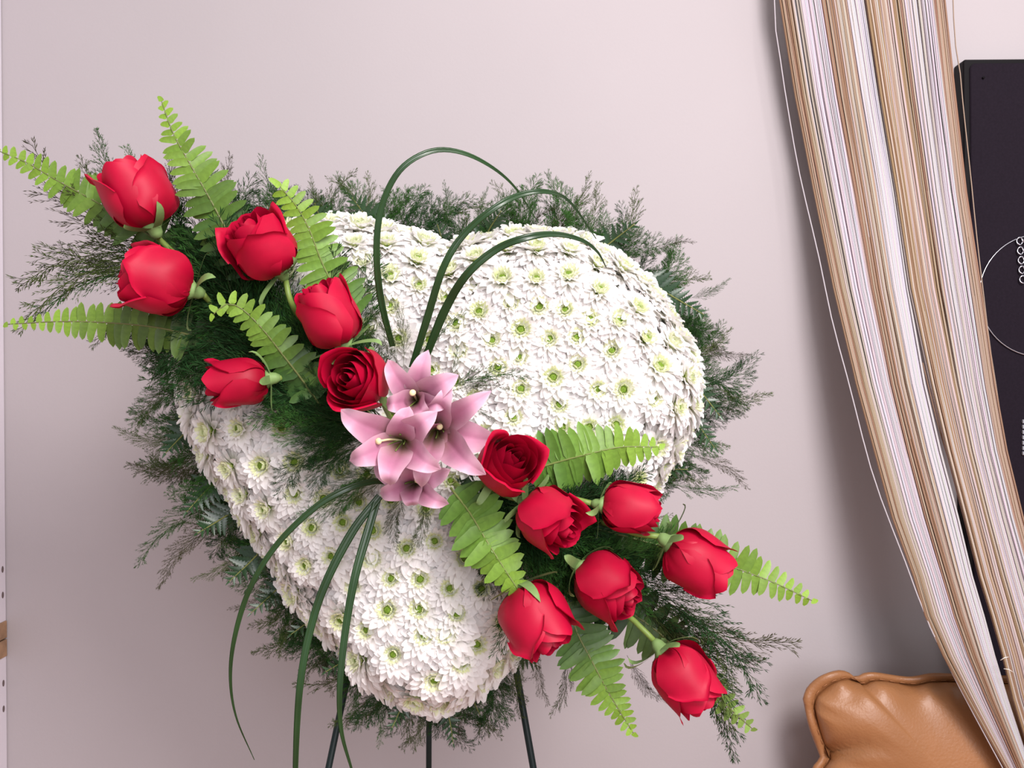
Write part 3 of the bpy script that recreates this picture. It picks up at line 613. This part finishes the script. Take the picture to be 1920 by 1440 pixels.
for b, t, L_ in (((850, 900), (1040, 1060), 60), ((900, 920), (1150, 1060), 60), ((960, 980), (1110, 1150), 60), ((980, 960), (1200, 1010), 45)):
    frond('leatherleaf_fern', [b, (lerp(b[0], t[0], .5), lerp(b[1], t[1], .5) - 8), t], [1.09, 1.085, 1.08], L_, 13, (.012, .036, .012), (.02, .06, .02), 'dark leatherleaf frond buried beneath the lower right roses', 'leatherleaf fronds beneath the lower right roses', env=([0, .3, 1], [.9, 1, .3]), toothed=True, fwd=25)

# ------------------------------------------------------------------ grass blades
def blade(pts, depths, wmax, label, endw=.12, tip=.3):
    n = len(pts); wp = [P(x, y, interp(i / (n - 1), np.linspace(0, 1, len(depths)), depths)) for i, (x, y) in enumerate(pts)]
    c = spline(wp, 60); base = c[0]; o = thing('grass_blade', base, label, 'leaf', 'long grass blades round the lilies'); rows = []; rows2 = []
    for i, p in enumerate(c):
        s_ = i / 59; t = (c[min(i + 1, 59)] - c[max(i - 1, 0)]).normalized(); nz = (-VIEW + RIGHT * .25 * math.sin(s_ * 4)); nz = (nz - t * nz.dot(t)).normalized(); sd = t.cross(nz)
        w_ = wmax / F * .56 * interp(s_, [0, .15, .6, 1], [.85, 1, 1 - (1 - tip) * .35, endw])
        rows.append([p - base + sd * w_ * u + nz * w_ * .35 * (1 - abs(u)) * -1 for u in (-1, -.45, 0, .45, 1)] + [p - base + sd * w_ * u - nz * w_ * (.35 * (1 - abs(u)) + .18) for u in (.9, 0, -.9)])
    mb = MB(); mb.grid(rows, close=True); link('leaf_blade', mb, o, M_grass); return o
blade([(736, 650), (714, 560), (706, 470), (715, 390), (745, 325), (790, 290), (840, 281), (900, 300), (960, 345), (1010, 418)], [1.05, .99, .97, 1.0, 1.08], 12, 'tallest grass blade looping high over the top of the heart')
blade([(772, 690), (800, 600), (832, 500), (872, 437), (930, 388), (980, 364), (1030, 360), (1070, 380), (1118, 448)], [1.03, .98, .97, 1.0, 1.1], 13, 'middle grass blade arching over the heart notch to the right')
blade([(800, 665), (835, 580), (875, 515), (930, 468), (985, 446), (1040, 439), (1090, 450), (1120, 472), (1137, 502)], [1.03, .98, .97, 1.0, 1.06], 15, 'lowest arching grass blade curving across the right lobe')
blade([(735, 905), (700, 903), (650, 917), (590, 952), (520, 1020), (470, 1100), (441, 1190), (432, 1270), (443, 1345), (477, 1425)], [1.03, .99, .98, 1.0, 1.02], 11, 'leftmost hanging grass blade curving down past the heart')
blade([(712, 930), (662, 995), (612, 1090), (582, 1180), (562, 1290), (554, 1440), (556, 1560)], [1.02, 1.0, .99, 1.0], 15, 'middle hanging grass blade falling nearly straight down', .5)
blade([(708, 935), (690, 995), (666, 1080), (648, 1180), (637, 1290), (640, 1370), (660, 1445)], [1.02, 1.0, .99, 1.0], 15, 'right hanging grass blade dropping over the lower heart', .3)

# ------------------------------------------------------------------ roses
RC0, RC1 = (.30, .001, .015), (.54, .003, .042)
def rose(c, axis, size, depth, roll, label, stem=None, seed=0, open_=0.0, wid=1.0, outer=3, tone=1.0):
    rg = random.Random(seed); ax = (RIGHT * axis[0] - UP * axis[1] - VIEW * axis[2]).normalized()
    L_ = size / F * depth; cen = P(*c, depth); base = cen - ax * L_ * .46
    o = thing('rose', base, label, 'flower', 'red roses of the spray')
    q = ax.to_track_quat('Z', 'Y').to_matrix() @ Matrix.Rotation(R(roll), 3, 'Z')
    RR = L_ * .47 * wid
    def pet(phi, W, H, Rr, close, curl, tip, k, edge=.05):
        nu, nv = 13, 13; rows = []; cols = []
        wv = rg.uniform(0, 6); wa = rg.uniform(.012, .03)
        for j in range(nv):
            v = j / (nv - 1); row = []
            for i in range(nu):
                u = -1 + 2 * i / (nu - 1); h = H * (1 - .30 * abs(u) ** 3.0) * (1 + tip * math.exp(-(u / .22) ** 2))
                if v < .45: r = math.sqrt(max(0, 1 - (1 - v / .45) ** 2)) ** 1.05
                else: r = 1 - close * ((v - .45) / .55) ** 1.7
                r *= Rr * (1 + .05 * u)
                z = v * h
                if v > .72:
                    e = (v - .72) / .28; r += curl * e ** 2 * (.55 + .45 * math.cos(u * 1.3)); z -= curl * .45 * e ** 3
                r += edge * max(0, abs(u) - .55) * v * 1.6 * Rr + wa * v * v * math.sin(u * 5 + wv)
                ang = phi + u * W * (min(1, .55 + v * .9))
                r = max(r, .002); x_, y_ = r * RR * math.cos(ang), r * RR * math.sin(ang)
                row.append(q @ Vector((x_, y_, z * L_)))
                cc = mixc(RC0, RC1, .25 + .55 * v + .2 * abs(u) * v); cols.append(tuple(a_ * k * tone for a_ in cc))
            rows.append(row)
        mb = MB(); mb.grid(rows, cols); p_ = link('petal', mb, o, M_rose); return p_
    f = open_
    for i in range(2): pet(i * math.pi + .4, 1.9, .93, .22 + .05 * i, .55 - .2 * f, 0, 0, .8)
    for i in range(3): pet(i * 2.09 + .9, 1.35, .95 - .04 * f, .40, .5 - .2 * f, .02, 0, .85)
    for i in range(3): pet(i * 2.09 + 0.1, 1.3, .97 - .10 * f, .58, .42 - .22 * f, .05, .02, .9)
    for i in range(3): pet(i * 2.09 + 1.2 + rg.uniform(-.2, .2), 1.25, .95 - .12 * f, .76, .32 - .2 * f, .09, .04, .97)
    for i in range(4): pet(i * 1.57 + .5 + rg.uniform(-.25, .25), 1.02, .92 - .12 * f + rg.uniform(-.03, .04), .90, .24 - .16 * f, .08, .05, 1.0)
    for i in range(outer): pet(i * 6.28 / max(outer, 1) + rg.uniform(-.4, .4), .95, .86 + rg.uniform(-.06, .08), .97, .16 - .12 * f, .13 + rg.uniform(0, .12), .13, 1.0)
    # calyx and sepals
    mb = MB(); mb.tube([q @ Vector((0, 0, z_ * L_)) for z_ in (-.16, -.10, -.03, .04)], lambda t: L_ * interp(t, [0, .3, .7, 1], [.05, .085, .10, .16]), 12); link('calyx', mb, o, M_sepal)
    for i in range(5):
        az = i * 1.257 + rg.uniform(-.2, .2); rows = []; spread = rg.uniform(.2, 1.0); sl = rg.uniform(.42, .62)
        for j in range(7):
            s_ = j / 6; hw = .085 * (1 - s_) ** .8 * (.7 + s_) + .003
            rr = .10 + .42 * math.sin(min(1, s_ * 1.3) * 1.2) * (1 if s_ < .5 else 1) * (.75 + .5 * spread); zz = -.02 + sl * s_ ** 1.4 * (1 - spread) - .10 * s_ * s_ * spread * 2
            rr = min(rr, .49 + .2 * spread)
            rows.append([q @ Vector(((rr + .015 * abs(u)) * L_ * math.cos(az) - u * hw * L_ * math.sin(az), (rr + .015 * abs(u)) * L_ * math.sin(az) + u * hw * L_ * math.cos(az), zz * L_)) for u in (-1, 0, 1)])
        mb = MB(); mb.grid(rows); link('sepal', mb, o, M_sepal)
    if stem:
        pts = [base - ax * L_ * .14] + [P(*s_) for s_ in stem]
        mb = MB(); mb.tube(rel(spline(pts, 20), base), lambda t: .0035, 8); link('stem', mb, o, M_stem)
    return o
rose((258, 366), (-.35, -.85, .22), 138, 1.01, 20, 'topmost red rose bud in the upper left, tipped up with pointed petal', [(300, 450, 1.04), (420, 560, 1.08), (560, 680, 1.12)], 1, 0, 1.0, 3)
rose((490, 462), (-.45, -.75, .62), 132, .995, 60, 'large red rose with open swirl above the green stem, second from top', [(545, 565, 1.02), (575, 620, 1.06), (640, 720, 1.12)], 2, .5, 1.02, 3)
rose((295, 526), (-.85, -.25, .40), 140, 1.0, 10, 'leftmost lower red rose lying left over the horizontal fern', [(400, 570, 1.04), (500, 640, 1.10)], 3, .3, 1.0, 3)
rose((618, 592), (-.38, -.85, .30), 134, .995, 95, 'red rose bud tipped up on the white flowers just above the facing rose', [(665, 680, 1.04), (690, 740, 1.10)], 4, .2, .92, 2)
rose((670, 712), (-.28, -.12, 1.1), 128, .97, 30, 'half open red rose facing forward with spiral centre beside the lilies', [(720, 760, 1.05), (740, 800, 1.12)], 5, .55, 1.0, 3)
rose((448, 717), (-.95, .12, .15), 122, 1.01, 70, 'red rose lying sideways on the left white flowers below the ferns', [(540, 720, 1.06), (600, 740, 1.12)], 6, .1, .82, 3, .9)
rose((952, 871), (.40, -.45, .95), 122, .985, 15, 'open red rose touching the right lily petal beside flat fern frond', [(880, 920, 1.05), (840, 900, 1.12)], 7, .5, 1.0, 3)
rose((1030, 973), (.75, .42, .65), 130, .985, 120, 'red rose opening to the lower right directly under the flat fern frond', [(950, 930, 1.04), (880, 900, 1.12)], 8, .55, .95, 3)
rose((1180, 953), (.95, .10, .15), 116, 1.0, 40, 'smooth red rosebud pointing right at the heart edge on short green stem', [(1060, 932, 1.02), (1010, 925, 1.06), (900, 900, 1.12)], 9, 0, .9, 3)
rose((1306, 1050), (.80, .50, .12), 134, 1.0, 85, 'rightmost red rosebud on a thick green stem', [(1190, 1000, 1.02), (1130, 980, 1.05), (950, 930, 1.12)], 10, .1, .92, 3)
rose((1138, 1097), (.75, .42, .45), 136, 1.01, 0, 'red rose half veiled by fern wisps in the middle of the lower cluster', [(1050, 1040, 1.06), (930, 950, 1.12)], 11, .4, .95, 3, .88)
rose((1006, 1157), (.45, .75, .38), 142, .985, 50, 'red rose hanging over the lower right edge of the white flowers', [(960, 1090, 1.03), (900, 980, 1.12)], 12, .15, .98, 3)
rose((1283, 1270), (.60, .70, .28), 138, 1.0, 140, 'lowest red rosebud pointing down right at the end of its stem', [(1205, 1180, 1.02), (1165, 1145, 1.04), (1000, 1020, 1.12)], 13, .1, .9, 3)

# ------------------------------------------------------------------ lilies
PK, PL, TH = (.50, .205, .32), (.76, .52, .61), (.17, .125, .035)
def lily(th, dth, tips, label, pist=None, wmul=1.0, rise=.045, stamens=5):
    T = P(*th, dth); o = thing('lily', T, label, 'flower', 'pink lilies at the centre')
    for (tx, ty, dt, w_) in tips:
        B = P(tx, ty, dt); out = (B - T); fl_ = Vector((out.x, 0, out.z)); fl_.normalize(); 
        ctrl = T + Vector((out.x * .25, -rise * .8, out.z * .25)); c2 = T + Vector((out.x * .68, (dt - dth) * .98 - rise * .42, out.z * .68))
        c = spline([T, ctrl, c2, B], 13); rows = []; cols = []
        for i, p in enumerate(c):
            s_ = i / 12; t = (c[min(i + 1, 12)] - c[max(i - 1, 0)]).normalized(); sd = t.cross(-VIEW if abs(t.y) < .9 else fl_)
            sd = fl_.cross(VIEW).normalized(); nz = sd.cross(t).normalized()
            if nz.y > 0: nz = -nz
            hw = w_ / F * wmul * .52 * interp(s_, [0, .2, .42, .6, .8, .93, 1], [.25, .66, 1, .96, .56, .27, .05])
            row = []
            for u in (-1, -.6, -.2, 0, .2, .6, 1):
                lift = hw * (.42 * u * u) * (1 - s_ * .55) + (0 if abs(u) > .1 else -hw * .08) + .0012 * math.sin(s_ * 14 + u * 3) * abs(u)
                row.append(p - T + sd * hw * u * (1 - .06 * abs(u)) + nz * lift)
                base_c = mixc(TH, PK, (s_ - .16) / .36); cc = mixc(base_c, PL, max(0, abs(u) - .35) * .8 * min(1, s_ * 2) + max(0, s_ - .6) * 1.1)
                if abs(u) < .1 and s_ < .8: cc = mixc(cc, PK, .5)
                cols.append(cc)
            rows.append(row)
        mb = MB(); mb.grid(rows, cols); q = link('petal', mb, o, M_lily); md = q.modifiers.new('s', 'SUBSURF'); md.levels = 1; md.render_levels = 1
    if pist:
        B = P(*pist); mid = T.lerp(B, .5) + Vector((0, -.006, .002)); mb = MB(); mb.tube(rel(spline([T, mid, B], 10), T), .0013, 6)
        d = (B - mid).normalized(); mb.tube(rel([B - d * .001, B + d * .002, B + d * .0045], T), lambda t: [.0018, .0040, .0030][int(t * 2)], 9); link('pistil', mb, o, M_pistil)
        for k in range(stamens):
            an = k * 6.28 / stamens + 1; e = T + Vector((.010 * math.cos(an), -.030, .010 * math.sin(an))) + (B - T) * .25; e.y = T.y - .034
            mb = MB(); mb.tube(rel(spline([T, T.lerp(e, .5) + Vector((.002, 0, .002)), e], 6), T), .0008, 5); link('stamen', mb, o, M_stem)
    return o
lily((778, 905), 1.03, [(712, 925, .995, 44), (776, 948, .99, 44), (842, 945, .985, 44), (700, 872, 1.0, 40), (845, 880, 1.0, 44), (775, 860, 1.0, 44)], 'lowest pink lily tucked under the others at the cluster bottom', (783, 900, .975), stamens=3)
lily((818, 805), 1.03, [(846, 722, .955, 54), (921, 733, .975, 50), (938, 828, 1.015, 66), (911, 890, .955, 62), (790, 914, .955, 58), (795, 790, .97, 44)], 'right-hand pink lily with broad spread petals touching the rose', (824, 800, .985), rise=.05)
lily((782, 752), 1.0, [(727, 674, .965, 48), (803, 656, .965, 48), (860, 703, .955, 56), (842, 760, .96, 40), (802, 778, .95, 52), (724, 758, .955, 48)], 'topmost pink lily with cream pistil pointing up', (774, 737, .95), stamens=4)
lily((756, 826), .99, [(638, 768, .935, 62), (655, 864, .94, 56), (731, 910, .93, 62), (827, 880, .935, 58), (820, 772, .935, 58), (768, 762, .95, 56)], 'front pink lily with pale pistil bent to the left', (712, 827, .94), stamens=5)
